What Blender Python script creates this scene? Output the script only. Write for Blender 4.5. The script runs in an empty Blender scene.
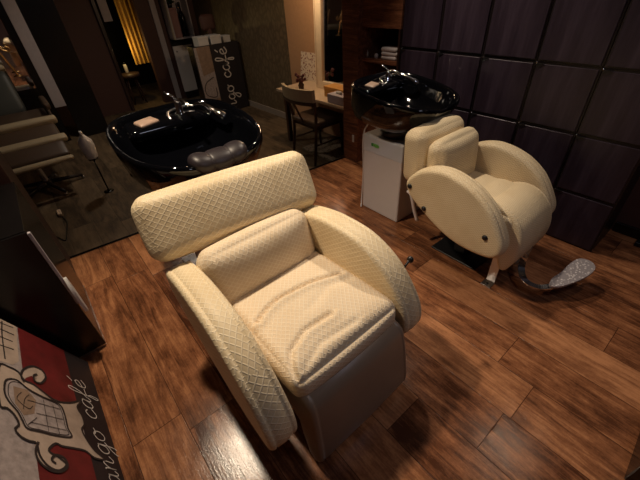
import bpy, bmesh, math, random
from mathutils import Vector, Matrix
random.seed(7)
PI = math.pi
scn = bpy.context.scene
C = scn.collection

# ---------------------------------------------------------------- camera
cam_d = bpy.data.cameras.new('camera'); cam = bpy.data.objects.new('camera', cam_d); C.objects.link(cam)
cam_d.sensor_width = 36; cam_d.lens = 341.08 / 640 * 36; cam_d.clip_start = .02
right = Vector((0.63872139, 0.76725521, -0.05791745)); up = Vector((-0.43692066, 0.42362448, 0.79350024)); fwd = Vector((-0.63335244, 0.48152025, -0.60580767))
rot = Matrix((right, up, -fwd)).transposed()
cam.matrix_world = Matrix.Translation((0, 0, 1.5)) @ rot.to_4x4()
scn.camera = cam
# ---------------------------------------------------------------- world, lights, exposure
w = bpy.data.worlds.new('world'); scn.world = w; w.use_nodes = True
w.node_tree.nodes['Background'].inputs[0].default_value = (.55, .6, 1, 1)
w.node_tree.nodes['Background'].inputs[1].default_value = .02
scn.view_settings.view_transform = 'Standard'; scn.view_settings.look = 'None'
scn.view_settings.gamma = 1; scn.view_settings.exposure = 0.0; scn.view_settings.use_curve_mapping = False
WARM = (1, .80, .58)
def spot(name, loc, to, energy, col=WARM, size=70, blend=.6, rad=.05):
    l = bpy.data.lights.new(name, 'SPOT'); l.energy = energy; l.color = col; l.spot_size = math.radians(size); l.spot_blend = blend; l.shadow_soft_size = rad
    o = bpy.data.objects.new(name, l); C.objects.link(o); o.location = loc
    o.rotation_euler = (Vector(to) - Vector(loc)).to_track_quat('-Z', 'Y').to_euler(); return o
def point(name, loc, energy, col=WARM, rad=.06):
    l = bpy.data.lights.new(name, 'POINT'); l.energy = energy; l.color = col; l.shadow_soft_size = rad
    o = bpy.data.objects.new(name, l); C.objects.link(o); o.location = loc; return o
spot('downlight_first_basin', (-1.80, .22, 2.44), (-1.0, .15, 0), 155, WARM, 95, .7, .05)
spot('downlight_second_basin', (-1.75, 1.80, 2.44), (-.7, 1.55, 0), 95, (1, .83, .64), 100, .8, .05)
spot('floor_fill', (-.1, 2.2, 2.44), (.3, 1.0, 0), 14, (1, .72, .50), 100, .8, .06)  # added fill to brighten the floor, not a fixture of the room
point('vanity_light', (-3.3, 2.45, 1.75), 24, (1, .68, .40), .08)
point('back_room_light', (-7.35, 1.6, .75), 3.5, (1, .66, .22), .05)
spot('salon_light', (-4.9, 1.0, 2.44), (-4.9, 1.1, 0), 48, (1, .85, .68), 140, 1, .1)
al = bpy.data.lights.new('ceiling_panel_light', 'AREA'); al.energy = 5; al.size = .35; al.color = (.8, .82, 1)
ao = bpy.data.objects.new('ceiling_panel_light', al); C.objects.link(ao); ao.location = (.4, 1.0, 2.42)

# ---------------------------------------------------------------- material helpers
class NT:
    def __init__(s, name):
        s.m = bpy.data.materials.new(name); s.m.use_nodes = True; s.t = s.m.node_tree; s.b = s.t.nodes['Principled BSDF']
    def n(s, typ, **kw):
        x = s.t.nodes.new(typ)
        for k, v in kw.items(): setattr(x, k, v)
        return x
    def put(s, sock, v):
        if hasattr(v, 'is_output') or isinstance(v, bpy.types.NodeSocket): s.t.links.new(v, sock)
        else: sock.default_value = v
    def mth(s, op, a, b=0.0, c=None):
        x = s.n('ShaderNodeMath', operation=op); s.put(x.inputs[0], a); s.put(x.inputs[1], b)
        if c is not None: s.put(x.inputs[2], c)
        return x.outputs[0]
    def mix(s, f, a, b, mode='MIX'):
        x = s.n('ShaderNodeMix', data_type='RGBA', blend_type=mode); s.put(x.inputs[0], f)
        s.put(x.inputs[6], a if not isinstance(a, tuple) else (*a[:3], 1)); s.put(x.inputs[7], b if not isinstance(b, tuple) else (*b[:3], 1))
        return x.outputs[2]
    def noise(s, vec, scale, detail=4, rough=.6, dist=0):
        x = s.n('ShaderNodeTexNoise'); s.put(x.inputs['Vector'], vec); x.inputs['Scale'].default_value = scale
        x.inputs['Detail'].default_value = detail; x.inputs['Roughness'].default_value = rough; x.inputs['Distortion'].default_value = dist
        return x.outputs[0]
    def ramp(s, f, stops):
        x = s.n('ShaderNodeValToRGB'); s.put(x.inputs[0], f); cr = x.color_ramp
        while len(cr.elements) < len(stops): cr.elements.new(.5)
        for e, (p, c) in zip(cr.elements, stops): e.position = p; e.color = (*c, 1)
        return x.outputs[0]
    def smooth(s, v, lo, hi):
        x = s.n('ShaderNodeMapRange', interpolation_type='SMOOTHSTEP'); s.put(x.inputs[0], v); x.inputs[1].default_value = lo; x.inputs[2].default_value = hi
        return x.outputs[0]
    def xyz(s, x=0.0, y=0.0, z=0.0):
        c = s.n('ShaderNodeCombineXYZ'); s.put(c.inputs[0], x); s.put(c.inputs[1], y); s.put(c.inputs[2], z); return c.outputs[0]
    def sep(s, v):
        c = s.n('ShaderNodeSeparateXYZ'); s.put(c.inputs[0], v); return c.outputs
    def bump(s, h, dist, strength=1):
        x = s.n('ShaderNodeBump'); s.put(x.inputs['Height'], h); x.inputs['Distance'].default_value = dist; x.inputs['Strength'].default_value = strength
        s.t.links.new(x.outputs[0], s.b.inputs['Normal'])
    def out(s, col=None, rough=.5, metal=0, coat=0, spec=None):
        if col is not None: s.put(s.b.inputs['Base Color'], (*col, 1) if isinstance(col, tuple) else col)
        s.put(s.b.inputs['Roughness'], rough); s.b.inputs['Metallic'].default_value = metal; s.b.inputs['Coat Weight'].default_value = coat
        if spec is not None: s.b.inputs['Specular IOR Level'].default_value = spec
        return s.m
def plain(name, col, rough=.5, metal=0, coat=0, spec=None, var=.12, scale=25):
    t = NT(name); tc = t.n('ShaderNodeTexCoord').outputs['Object']
    f = t.noise(tc, scale, 3)
    c = t.mix(f, tuple(x * (1 - var) for x in col), tuple(min(1, x * (1 + var)) for x in col))
    return t.out(c, rough, metal, coat, spec)

def quilt(name, base, line, px=.032, py=.024, width=.16, bump=.0016, rough=.42):
    t = NT(name); uv = t.sep(t.n('ShaderNodeUVMap').outputs[0])
    u = t.mth('DIVIDE', uv[0], px); v = t.mth('DIVIDE', uv[1], py)
    a = t.mth('ABSOLUTE', t.mth('SUBTRACT', t.mth('FRACT', t.mth('ADD', u, v)), .5))
    b = t.mth('ABSOLUTE', t.mth('SUBTRACT', t.mth('FRACT', t.mth('SUBTRACT', u, v)), .5))
    d = t.mth('MINIMUM', a, b)
    m = t.smooth(d, .03, width)
    tc = t.n('ShaderNodeTexCoord').outputs['Object']
    nz = t.noise(tc, 3.5, 5, .65); fine = t.noise(tc, 260, 2)
    c = t.mix(m, line, base)
    c = t.mix(t.mth('MULTIPLY', t.smooth(nz, .42, .72), .35), c, (base[0] * .80, base[1] * .70, base[2] * .52))
    h = t.mth('ADD', t.mth('MULTIPLY', m, -1.0), t.mth('MULTIPLY', fine, .25))
    t.bump(h, bump)
    return t.out(c, rough, 0, .0, .35)

def wood(name, cols, axis='X', rough=.4, scale=1.0, bump=.0006, coat=0):
    t = NT(name); o = t.sep(t.n('ShaderNodeTexCoord').outputs['Object'])
    k = {'X': (.8, 9, 9), 'Y': (9, .8, 9), 'Z': (9, 9, .8)}[axis]
    v = t.xyz(*[t.mth('MULTIPLY', o[i], k[i] * scale) for i in range(3)])
    n1 = t.noise(v, 1.6, 8, .65, .6); n2 = t.noise(v, 9, 4, .6)
    f = t.mth('ADD', t.mth('MULTIPLY', n1, .75), t.mth('MULTIPLY', n2, .25))
    c = t.ramp(f, [(.33, cols[0]), (.5, cols[1]), (.68, cols[2])])
    t.bump(n2, bump); return t.out(c, rough, 0, coat)

def floor_mat(name, dark, mid, light, rough, rough2, off):
    t = NT(name); o_raw = t.n('ShaderNodeTexCoord').outputs['Object']; o = t.sep(o_raw)
    W, L = .21, 1.22
    r = t.mth('DIVIDE', t.mth('ADD', o[1], off), W); row = t.mth('FLOOR', r); rf = t.mth('FRACT', r)
    sh = t.mth('MULTIPLY', t.mth('FRACT', t.mth('MULTIPLY', t.mth('SINE', t.mth('MULTIPLY', row, 12.9898)), 43758.5)), 1.0)
    cc = t.mth('ADD', t.mth('DIVIDE', t.mth('ADD', o[0], .926), L), sh); col = t.mth('FLOOR', cc); cf = t.mth('FRACT', cc)
    idn = t.mth('FRACT', t.mth('MULTIPLY', t.mth('SINE', t.mth('ADD', t.mth('MULTIPLY', row, 78.233), t.mth('MULTIPLY', col, 37.719))), 9631.7))
    idm = t.mth('FRACT', t.mth('MULTIPLY', idn, 23.71))
    ex = t.mth('MULTIPLY', t.mth('MINIMUM', cf, t.mth('SUBTRACT', 1.0, cf)), L)
    ey = t.mth('MULTIPLY', t.mth('MINIMUM', rf, t.mth('SUBTRACT', 1.0, rf)), W)
    e = t.mth('MINIMUM', ex, ey); seam = t.smooth(e, .0003, .0020)
    sx = t.mth('ADD', t.mth('MULTIPLY', o[0], 1.5), t.mth('MULTIPLY', idn, 47.0)); sy = t.mth('ADD', t.mth('MULTIPLY', o[1], 12.0), t.mth('MULTIPLY', idn, 29.0))
    v = t.xyz(sx, sy, idn)
    n1 = t.noise(v, 1.5, 8, .68, 1.1)
    v2 = t.xyz(t.mth('MULTIPLY', sx, 2.5), t.mth('MULTIPLY', sy, 5.0), 0.0); n2 = t.noise(v2, 2.0, 6, .7)
    v3 = t.xyz(t.mth('MULTIPLY', sx, 2.0), t.mth('MULTIPLY', sy, .55), 2.0); n3 = t.noise(v3, 1.6, 4, .6, .5)
    f = t.mth('ADD', t.mth('ADD', t.mth('MULTIPLY', n1, .5), t.mth('MULTIPLY', n2, .22)), t.mth('MULTIPLY', n3, .28))
    f = t.mth('ADD', f, t.mth('MULTIPLY', t.mth('SUBTRACT', idm, .5), .12))
    iso = t.noise(o_raw, 9, 6, .7); spk = t.noise(o_raw, 90, 3, .7)
    f = t.mth('ADD', t.mth('ADD', t.mth('MULTIPLY', f, .78), t.mth('MULTIPLY', iso, .14)), t.mth('MULTIPLY', spk, .08))
    c = t.ramp(f, [(.42, dark), (.50, mid), (.60, light)])
    c = t.mix(t.mth('MULTIPLY', idm, .13), c, (light[0], light[1] * 1.15, light[2] * 1.3), 'MIX')
    c = t.mix(seam, (dark[0] * .6, dark[1] * .6, dark[2] * .6), c)
    t.bump(t.mth('ADD', t.mth('ADD', t.mth('MULTIPLY', seam, .8), t.mth('MULTIPLY', n2, .3)), t.mth('MULTIPLY', t.noise(o_raw, 130, 2, .6), .30)), .0014)
    rr = t.mth('ADD', rough, t.mth('MULTIPLY', iso, rough2))
    return t.out(c, rr, 0, 0, .38)

M = {}
M['floor'] = floor_mat('reddish_plank_floor', (.066, .022, .010), (.215, .082, .036), (.47, .21, .095), .08, .20, .07)
M['floor_far'] = floor_mat('grey_brown_plank_floor', (.05, .032, .018), (.12, .08, .045), (.21, .145, .085), .40, .2, .03)
M['cream'] = quilt('cream_quilted_vinyl', (.75, .61, .39), (.85, .73, .52), .031, .024, .15, .0009, .48)
M['cream_seat'] = quilt('cream_quilted_seat_vinyl', (.76, .61, .42), (.86, .74, .56), .026, .021, .17, .0010, .66)
M['cream_fine'] = quilt('cream_fine_vinyl', (.70, .55, .34), (.85, .73, .51), .021, .013, .20, .0010, .5)
M['piping'] = plain('cream_piping', (.62, .50, .31), .45)
M['legrest'] = plain('shaded_leg_rest_vinyl', (.29, .21, .15), .42, coat=0, var=.06)  # leg rest vinyl with the shade on it mixed into the base colour
M['cocoa'] = plain('seat_frame_vinyl', (.30, .20, .12), .45)
M['black_gloss'] = plain('glossy_black_resin', (.0018, .002, .003), .06, coat=0, var=.05)
M['black'] = plain('black_plastic', (.008, .008, .009), .35)
M['black_soft'] = plain('black_rubber', (.020, .015, .018), .42, var=.2, spec=.35)
M['black_wood'] = plain('black_laminate', (.006, .005, .005), .22, var=.2)
M['chrome'] = plain('chrome', (.82, .82, .84), .12, 1, var=.03)
M['steel'] = plain('brushed_steel', (.62, .60, .60), .3, 1, var=.08)
M['white'] = plain('white_enamel', (.70, .67, .68), .38, var=.03)
M['white_band'] = plain('bluish_white_plastic', (.62, .66, .74), .35, var=.03)
M['paper'] = plain('white_paper', (.62, .60, .58), .7, var=.06)
M['beige'] = plain('beige_plastic', (.66, .52, .40), .4, var=.12)
M['tan'] = plain('tan_plastic', (.36, .25, .19), .4, var=.3)
M['green'] = plain('green_ink', (.03, .24, .05), .5)
M['green_light'] = plain('light_green_ink', (.20, .55, .12), .5)
M['ebony'] = wood('ebony_laminate', ((.014, .008, .014), (.027, .017, .028), (.046, .031, .047)), 'Z', .36, 1.0, .0004)
M['ebony_edge'] = plain('ebony_edge', (.012, .008, .009), .35)
M['walnut'] = wood('walnut_veneer', ((.05, .015, .007), (.17, .06, .028), (.38, .16, .08)), 'X', .38, 3.0)
M['dark_wood'] = wood('dark_stained_wood', ((.012, .005, .004), (.03, .012, .009), (.055, .022, .016)), 'Z', .4)
M['chair_wood'] = wood('dark_chair_wood', ((.02, .008, .005), (.05, .02, .012), (.09, .04, .022)), 'Z', .35)
M['table'] = plain('cream_tabletop', (.62, .47, .32), .35)
M['frame_cream'] = plain('cream_frame_paint', (.80, .66, .47), .4)
M['orange_wall'] = plain('ochre_wall_paint', (.52, .30, .16), .7)
M['mirror'] = plain('mirror_glass', (.75, .75, .78), .03, 1, var=.01)
M['maroon'] = plain('maroon_wall_paint', (.075, .032, .026), .6)
M['wall'] = plain('brown_wall_paint', (.12, .075, .055), .75)
M['trim'] = plain('beige_baseboard', (.30, .25, .21), .5)
M['ceiling'] = plain('ceiling_paint', (.05, .042, .038), .85)
M['dark_grey'] = plain('dark_grey_vinyl', (.055, .058, .052), .5)
M['old_cream'] = plain('cream_edge_vinyl', (.42, .34, .22), .5)
M['old_brown'] = plain('brown_vinyl', (.075, .045, .028), .45)
M['grey_strip'] = plain('light_grey_paint', (.42, .38, .40), .5)
M['gold_cloth'] = wood('golden_curtain_cloth', ((.55, .30, .05), (.72, .42, .08), (.85, .55, .14)), 'Z', .7, 3)
M['gold'] = plain('gold_metal', (.75, .45, .18), .3, 1)
M['canvas_black'] = plain('black_print', (.014, .011, .014), .55, scale=80, var=.3)
M['canvas_red'] = plain('dark_red_print', (.12, .010, .011), .55, scale=14, var=.65)
M['canvas_cream'] = plain('cream_print', (.42, .33, .27), .55, scale=18, var=.35)
M['canvas_pale'] = plain('pale_grey_print', (.33, .28, .27), .55, scale=40, var=.6)
M['canvas_tan'] = plain('tan_print', (.25, .17, .12), .55, scale=20, var=.5)
M['ink'] = plain('black_ink', (.02, .015, .015), .6)
M['script'] = plain('white_script_print', (.62, .58, .55), .6)
M['pink'] = plain('dusty_pink_card', (.30, .16, .15), .6)
M['leaf'] = plain('dark_green_leaf', (.03, .07, .02), .5)
M['flower'] = plain('dried_red_flower', (.09, .02, .02), .7)
M['orange_box'] = plain('orange_card', (.62, .30, .06), .5)
M['lilac'] = plain('lilac_card', (.45, .40, .44), .6)
M['towel'] = plain('white_towel', (.60, .52, .50), .9, var=.2)
M['clear'] = plain('milky_plastic', (.88, .86, .85), .3, var=.1, scale=60)
def wallpaper():
    t = NT('gold_wallpaper'); o = t.n('ShaderNodeTexCoord').outputs['Object']
    s = t.sep(o); v = t.xyz(t.mth('MULTIPLY', s[0], 1.0), 0.0, t.mth('MULTIPLY', s[2], .6))
    vo = t.n('ShaderNodeTexVoronoi', feature='DISTANCE_TO_EDGE'); t.put(vo.inputs['Vector'], v); vo.inputs['Scale'].default_value = 14
    n = t.noise(v, 20, 4)
    f = t.mth('MULTIPLY', t.smooth(vo.outputs[0], .02, .2), n)
    return t.out(t.ramp(f, [(.15, (.12, .088, .052)), (.6, (.185, .138, .08))]), .5)
M['wallpaper'] = wallpaper()
def pattern(name, a, b, scale):
    t = NT(name); o = t.n('ShaderNodeTexCoord').outputs['Object']
    vo = t.n('ShaderNodeTexVoronoi'); t.put(vo.inputs['Vector'], o); vo.inputs['Scale'].default_value = scale
    n = t.noise(o, scale * .8, 3)
    return t.out(t.mix(t.smooth(t.mth('ADD', vo.outputs[0], t.mth('MULTIPLY', n, .6)), .55, .75), a, b), .7)
M['floral'] = pattern('floral_card_print', (.25, .06, .04), (.72, .60, .46), 38)
M['rug'] = pattern('floral_rug', (.10, .07, .045), (.30, .23, .16), 30)
def dotted():
    t = NT('dotted_steel'); o = t.n('ShaderNodeTexCoord').outputs['Object']
    vo = t.n('ShaderNodeTexVoronoi'); t.put(vo.inputs['Vector'], o); vo.inputs['Scale'].default_value = 70
    m = t.smooth(vo.outputs[0], .25, .45); t.bump(t.mth('MULTIPLY', m, -1.0), .001)
    return t.out(t.mix(m, (.66, .62, .63), (.34, .31, .33)), .42, .35)
M['tread'] = dotted()

# ---------------------------------------------------------------- mesh helpers
def finish(me, uv=True):
    me.update()
    if uv:
        l = me.uv_layers.new(name='UVMap')
        for p in me.polygons:
            n = p.normal; a = max(range(3), key=lambda i: abs(n[i]))
            i, j = ((1, 2), (0, 2), (0, 1))[a]
            for li in p.loop_indices:
                co = me.vertices[me.loops[li].vertex_index].co
                l.data[li].uv = (co[i], co[j])
class MB:
    def __init__(s): s.v = []; s.f = []; s.sm = []
    def add(s, vs, fs, smooth=True):
        o = len(s.v); s.v += [Vector(v) for v in vs]; s.f += [tuple(i + o for i in f) for f in fs]; s.sm += [smooth] * len(fs); return s
    def box(s, x0, x1, y0, y1, z0, z1, bev=0):
        bm = bmesh.new(); bmesh.ops.create_cube(bm, size=1)
        for v in bm.verts: v.co = Vector(((x0 + x1) / 2 + v.co.x * (x1 - x0), (y0 + y1) / 2 + v.co.y * (y1 - y0), (z0 + z1) / 2 + v.co.z * (z1 - z0)))
        if bev: bmesh.ops.bevel(bm, geom=list(bm.edges) , offset=bev, segments=3, affect='EDGES', profile=.5)
        bm.verts.index_update(); s.add([v.co.copy() for v in bm.verts], [[v.index for v in f.verts] for f in bm.faces], False); bm.free(); return s
    def tube(s, pts, r, n=10, cap=True, closed=False):
        pts = [Vector(p) for p in pts]; rs = r if isinstance(r, (list, tuple)) else [r] * len(pts); N = len(pts); vs = []; prev = None
        for i, p in enumerate(pts):
            if closed: t = pts[(i + 1) % N] - pts[i - 1]
            else: t = pts[min(i + 1, N - 1)] - pts[max(i - 1, 0)]
            t.normalize()
            if prev is None: a = t.orthogonal().normalized()
            else: a = (prev - t * prev.dot(t)).normalized()
            prev = a; b = t.cross(a)
            vs += [p + (a * math.cos(2 * PI * k / n) + b * math.sin(2 * PI * k / n)) * rs[i] for k in range(n)]
        fs = []
        for i in range(N if closed else N - 1):
            j = (i + 1) % N
            for k in range(n): fs.append((i * n + k, i * n + (k + 1) % n, j * n + (k + 1) % n, j * n + k))
        if cap and not closed: fs += [tuple(range(n))[::-1], tuple((N - 1) * n + k for k in range(n))]
        return s.add(vs, fs)
    def lathe(s, prof, c=(0, 0, 0), axis='Z', n=24):
        vs = []; c = Vector(c)
        for r, h in prof:
            for k in range(n):
                a = 2 * PI * k / n; p = (r * math.cos(a), r * math.sin(a), h)
                if axis == 'X': p = (p[2], p[0], p[1])
                if axis == 'Y': p = (p[1], p[2], p[0])
                vs.append(c + Vector(p))
        fs = [(i * n + k, i * n + (k + 1) % n, (i + 1) * n + (k + 1) % n, (i + 1) * n + k) for i in range(len(prof) - 1) for k in range(n)]
        fs += [tuple(range(n))[::-1], tuple((len(prof) - 1) * n + k for k in range(n))]
        return s.add(vs, fs)
    def build(s, name, mat, parent=None, xf=None):
        me = bpy.data.meshes.new(name)
        vs = [xf @ v for v in s.v] if xf is not None else s.v
        me.from_pydata([tuple(v) for v in vs], [], s.f); me.materials.append(M[mat] if isinstance(mat, str) else mat)
        bm = bmesh.new(); bm.from_mesh(me); bmesh.ops.recalc_face_normals(bm, faces=bm.faces); bm.to_mesh(me); bm.free()
        for p, q in zip(me.polygons, s.sm): p.use_smooth = q
        finish(me)
        o = bpy.data.objects.new(name, me); C.objects.link(o)
        if parent is not None: o.parent = parent
        return o
def box(name, mat, b, parent=None, bev=.004): return MB().box(*b, bev=bev).build(name, mat, parent)
def tag(o, label, cat, group=None, kind=None):
    o['label'] = label; o['category'] = cat
    if group: o['group'] = group
    if kind: o['kind'] = kind
    return o
def thing(name, label, cat, loc=(0, 0, 0), rz=0, group=None):
    o = bpy.data.objects.new(name, None); C.objects.link(o); o.location = loc; o.rotation_euler = (0, 0, rz); o.empty_display_size = .05
    return tag(o, label, cat, group)
def struct(o): o['kind'] = 'structure'; return o
def copy_tree(o, parent=None):
    c = o.copy(); C.objects.link(c); c.parent = parent
    for ch in [x for x in C.objects if x.parent == o]: copy_tree(ch, c)
    return c
def catmull(pts, k=6, closed=False):
    pts = [Vector(p) for p in pts]; N = len(pts); out = []
    rng = range(N) if closed else range(N - 1)
    for i in rng:
        g = (lambda j: pts[j % N]) if closed else (lambda j: pts[max(0, min(N - 1, j))])
        p0, p1, p2, p3 = g(i - 1), g(i), g(i + 1), g(i + 2)
        for q in range(k):
            t = q / k
            out.append(.5 * ((2 * p1) + (p2 - p0) * t + (2 * p0 - 5 * p1 + 4 * p2 - p3) * t * t + (3 * p1 - p0 - 3 * p2 + p3) * t ** 3))
    if not closed: out.append(pts[-1])
    return out

def cushion(size, r, crown, n=22, deform=None, flat=1):
    """a puffy upholstered block centred on the origin"""
    h = [x / 2 for x in size]; key = {}; vs = []; fs = []
    n = n if isinstance(n, tuple) else (n, n, n)
    def warp(t): return math.sin(t * PI / 2) * .45 + t * .55
    def vert(p):
        k = tuple(round(x, 5) for x in p)
        if k in key: return key[k]
        P = [p[i] * h[i] for i in range(3)]
        inn = [max(-(h[i] - r), min(h[i] - r, P[i])) for i in range(3)]
        d = Vector([P[i] - inn[i] for i in range(3)])
        q = Vector(inn) + (d.normalized() * r if d.length > 0 else d)
        for a in range(3):
            b, c = (a + 1) % 3, (a + 2) % 3
            if abs(p[a]) > .5:
                q[a] += math.copysign(1, p[a]) * (abs(p[a]) ** 10) * crown[a] * (1 - abs(p[b]) ** 2.4) * (1 - abs(p[c]) ** 2.4)
        if deform: q = deform(q, p)
        key[k] = len(vs); vs.append(q); return key[k]
    for a in range(3):
        b, c = (a + 1) % 3, (a + 2) % 3
        for sgn in (-1, 1):
            nb, nc = n[b], n[c]
            for i in range(nb):
                for j in range(nc):
                    q = []
                    for (di, dj) in ((0, 0), (1, 0), (1, 1), (0, 1)):
                        p = [0, 0, 0]; p[a] = sgn; p[b] = warp(-1 + 2 * (i + di) / nb); p[c] = warp(-1 + 2 * (j + dj) / nc); q.append(vert(tuple(p)))
                    fs.append(tuple(q) if sgn > 0 else tuple(q[::-1]))
    return MB().add(vs, fs)

def disc(outline, T, r=.03, crown=.006, groove=0, k=7, taper=None):
    """outline in local XZ, thickness 2T along Y, rounded rim"""
    P = catmull([(x, 0, z) for x, z in outline], k, True); N = len(P)
    cen = sum(P, Vector()) / N
    nor = []
    for i in range(N):
        t = P[(i + 1) % N] - P[i - 1]; nn = Vector((t.z, 0, -t.x)).normalized()
        if nn.dot(P[i] - cen) < 0: nn = -nn
        nor.append(nn)
    rings = []
    def ring(ins, y, sc=1):
        return [cen + (P[i] - nor[i] * ins - cen) * sc + Vector((0, y, 0)) for i in range(N)]
    side = []
    for sc in (.06, .25, .5, .75, .92): side.append(ring(r, -T - crown * (1 - sc ** 2), sc))
    for q in range(0, 6):
        a = q / 5 * PI / 2; side.append(ring(r * (1 - math.sin(a)), -T + r * (1 - math.cos(a))))
    if groove: side += [ring(groove, -T + r + .004), ring(0, -T + r + .008)]
    mid = [ring(-.004 if not groove else -.003, 0)]
    other = [[Vector((v.x, -v.y, v.z)) for v in rg] for rg in side[::-1]]
    rings = side + mid + other
    vs = [v for rg in rings for v in rg]; fs = []
    for a in range(len(rings) - 1):
        for i in range(N): fs.append((a * N + i, a * N + (i + 1) % N, (a + 1) * N + (i + 1) % N, (a + 1) * N + i))
    fs += [tuple(range(N)), tuple((len(rings) - 1) * N + i for i in range(N))[::-1]]
    if taper: vs = [taper(v) for v in vs]
    return MB().add(vs, fs)

# ================================================================= SETTING
X0 = -2.60
b = MB(); edge = [(-2.755, -1.5), (-2.40, 2.97)]
b.add([(-2.755, -1.5, 0), (1.9, -1.5, 0), (1.9, 2.97, 0), (-2.44, 2.97, 0), (-2.755, -1.5, -.2), (1.9, -1.5, -.2), (1.9, 2.97, -.2), (-2.44, 2.97, -.2)],
      [(0, 1, 2, 3), (4, 5, 6, 7), (0, 1, 5, 4), (1, 2, 6, 5), (2, 3, 7, 6), (3, 0, 4, 7)], False)
struct(b.build('floor', 'floor'))
struct(box('floor_lower', 'floor_far', (-9.2, -2.43, -1.5, 3.0, -.23, -.18), bev=0))
b = MB(); b.add([(-2.775, -1.5, .003), (-2.745, -1.5, .004), (-2.43, 2.97, .004), (-2.46, 2.97, .003), (-2.775, -1.5, -.18), (-2.46, 2.97, -.18), (-2.745, -1.5, -.02), (-2.43, 2.97, -.02)],
      [(0, 1, 2, 3), (0, 4, 5, 3), (0, 1, 6, 4), (3, 2, 7, 5)], False)
struct(b.build('trim_1', 'black_wood'))
struct(box('ceiling', 'ceiling', (-9.2, 1.95, -1.6, 3.05, 2.5, 2.56), bev=0))
struct(box('wall_right', 'maroon', (-1.915, 1.95, 2.74, 2.86, -.18, 2.5), bev=0))
struct(box('baseboard_right', 'black_wood', (-.235, 1.9, 2.722, 2.74, 0, .07), bev=.002))
struct(box('wall_left', 'wall', (-9.2, 1.95, -1.6, -1.5, -.2, 2.5), bev=0))
struct(box('wall_near', 'wall', (1.9, 2.0, -1.5, 2.86, -.2, 2.5), bev=0))
struct(box('wall_wallpaper', 'wallpaper', (-7.1, -4.27, 2.95, 3.03, -.18, 2.5), bev=0))
struct(box('wall_vanity', 'orange_wall', (-4.27, -1.90, 2.955, 3.03, -.18, 2.5), bev=0))
struct(box('baseboard_wallpaper', 'trim', (-7.1, -4.27, 2.93, 2.95, -.18, -.09), bev=.003))
# far wall with a doorway into a dark back room
b = MB(); b.box(-7.22, -7.1, -1.5, 1.40, -.18, 2.5).box(-7.22, -7.1, 1.97, 2.95, -.18, 2.5).box(-7.22, -7.1, 1.40, 1.97, 2.1, 2.5)
struct(b.build('wall_back', 'maroon'))
struct(box('trim_2', 'grey_strip', (-7.1, -7.07, 2.20, 2.29, -.18, 2.5), bev=.003))
struct(box('trim_3', 'dark_wood', (-7.1, -7.04, 1.35, 1.40, -.18, 2.12), bev=.003))
struct(box('wall_back_room', 'black_wood', (-9.2, -9.1, -1.5, 3.0, -.18, 2.5), bev=0))

# ================================================================= SHAMPOO CHAIRS
ARM_LONG = [(-.385, .50), (-.38, .595), (-.30, .63), (-.2, .655), (-.08, .668), (.08, .655), (.22, .585), (.32, .465), (.355, .37), (.34, .30), (.26, .27), (.1, .262), (-.05, .30), (-.2, .37), (-.33, .44)]
ARM = [(-.31, .51), (-.247, .592), (-.156, .643), (-.04, .662), (.11, .63), (.234, .553), (.325, .435), (.352, .36), (.33, .305), (.256, .275), (.11, .268), (-.025, .300), (-.175, .371), (-.275, .437)]
LEG = [(.12, .40), (.20, .415), (.30, .41), (.355, .385), (.375, .32), (.388, .22), (.400, .10), (.394, .045), (.36, .03), (.32, .06), (.29, .20), (.24, .29), (.15, .34)]
LEG_ROUND = [(.02, .44), (.12, .50), (.20, .52), (.28, .50), (.345, .44), (.375, .36), (.378, .28), (.36, .20), (.335, .155), (.30, .165), (.27, .24), (.20, .32), (.10, .36)]
def groove_field(lines):
    def g(x, y):
        d = 0
        for pts, depth, wd in lines:
            best = 9
            for a, b_ in zip(pts, pts[1:]):
                ax, ay = a; bx, by = b_; dx, dy = bx - ax, by - ay
                t = max(0, min(1, ((x - ax) * dx + (y - ay) * dy) / (dx * dx + dy * dy)))
                q = math.hypot(x - ax - dx * t, y - ay - dy * t)
                side = (x - ax) * dy - (y - ay) * dx
                if q < abs(best): best = q if side > 0 else -q
            d += -depth * math.exp(-(best / wd) ** 2) + depth * .35 * math.exp(-((best - wd * 2.0) / (wd * 1.8)) ** 2)
        return d
    return g
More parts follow.
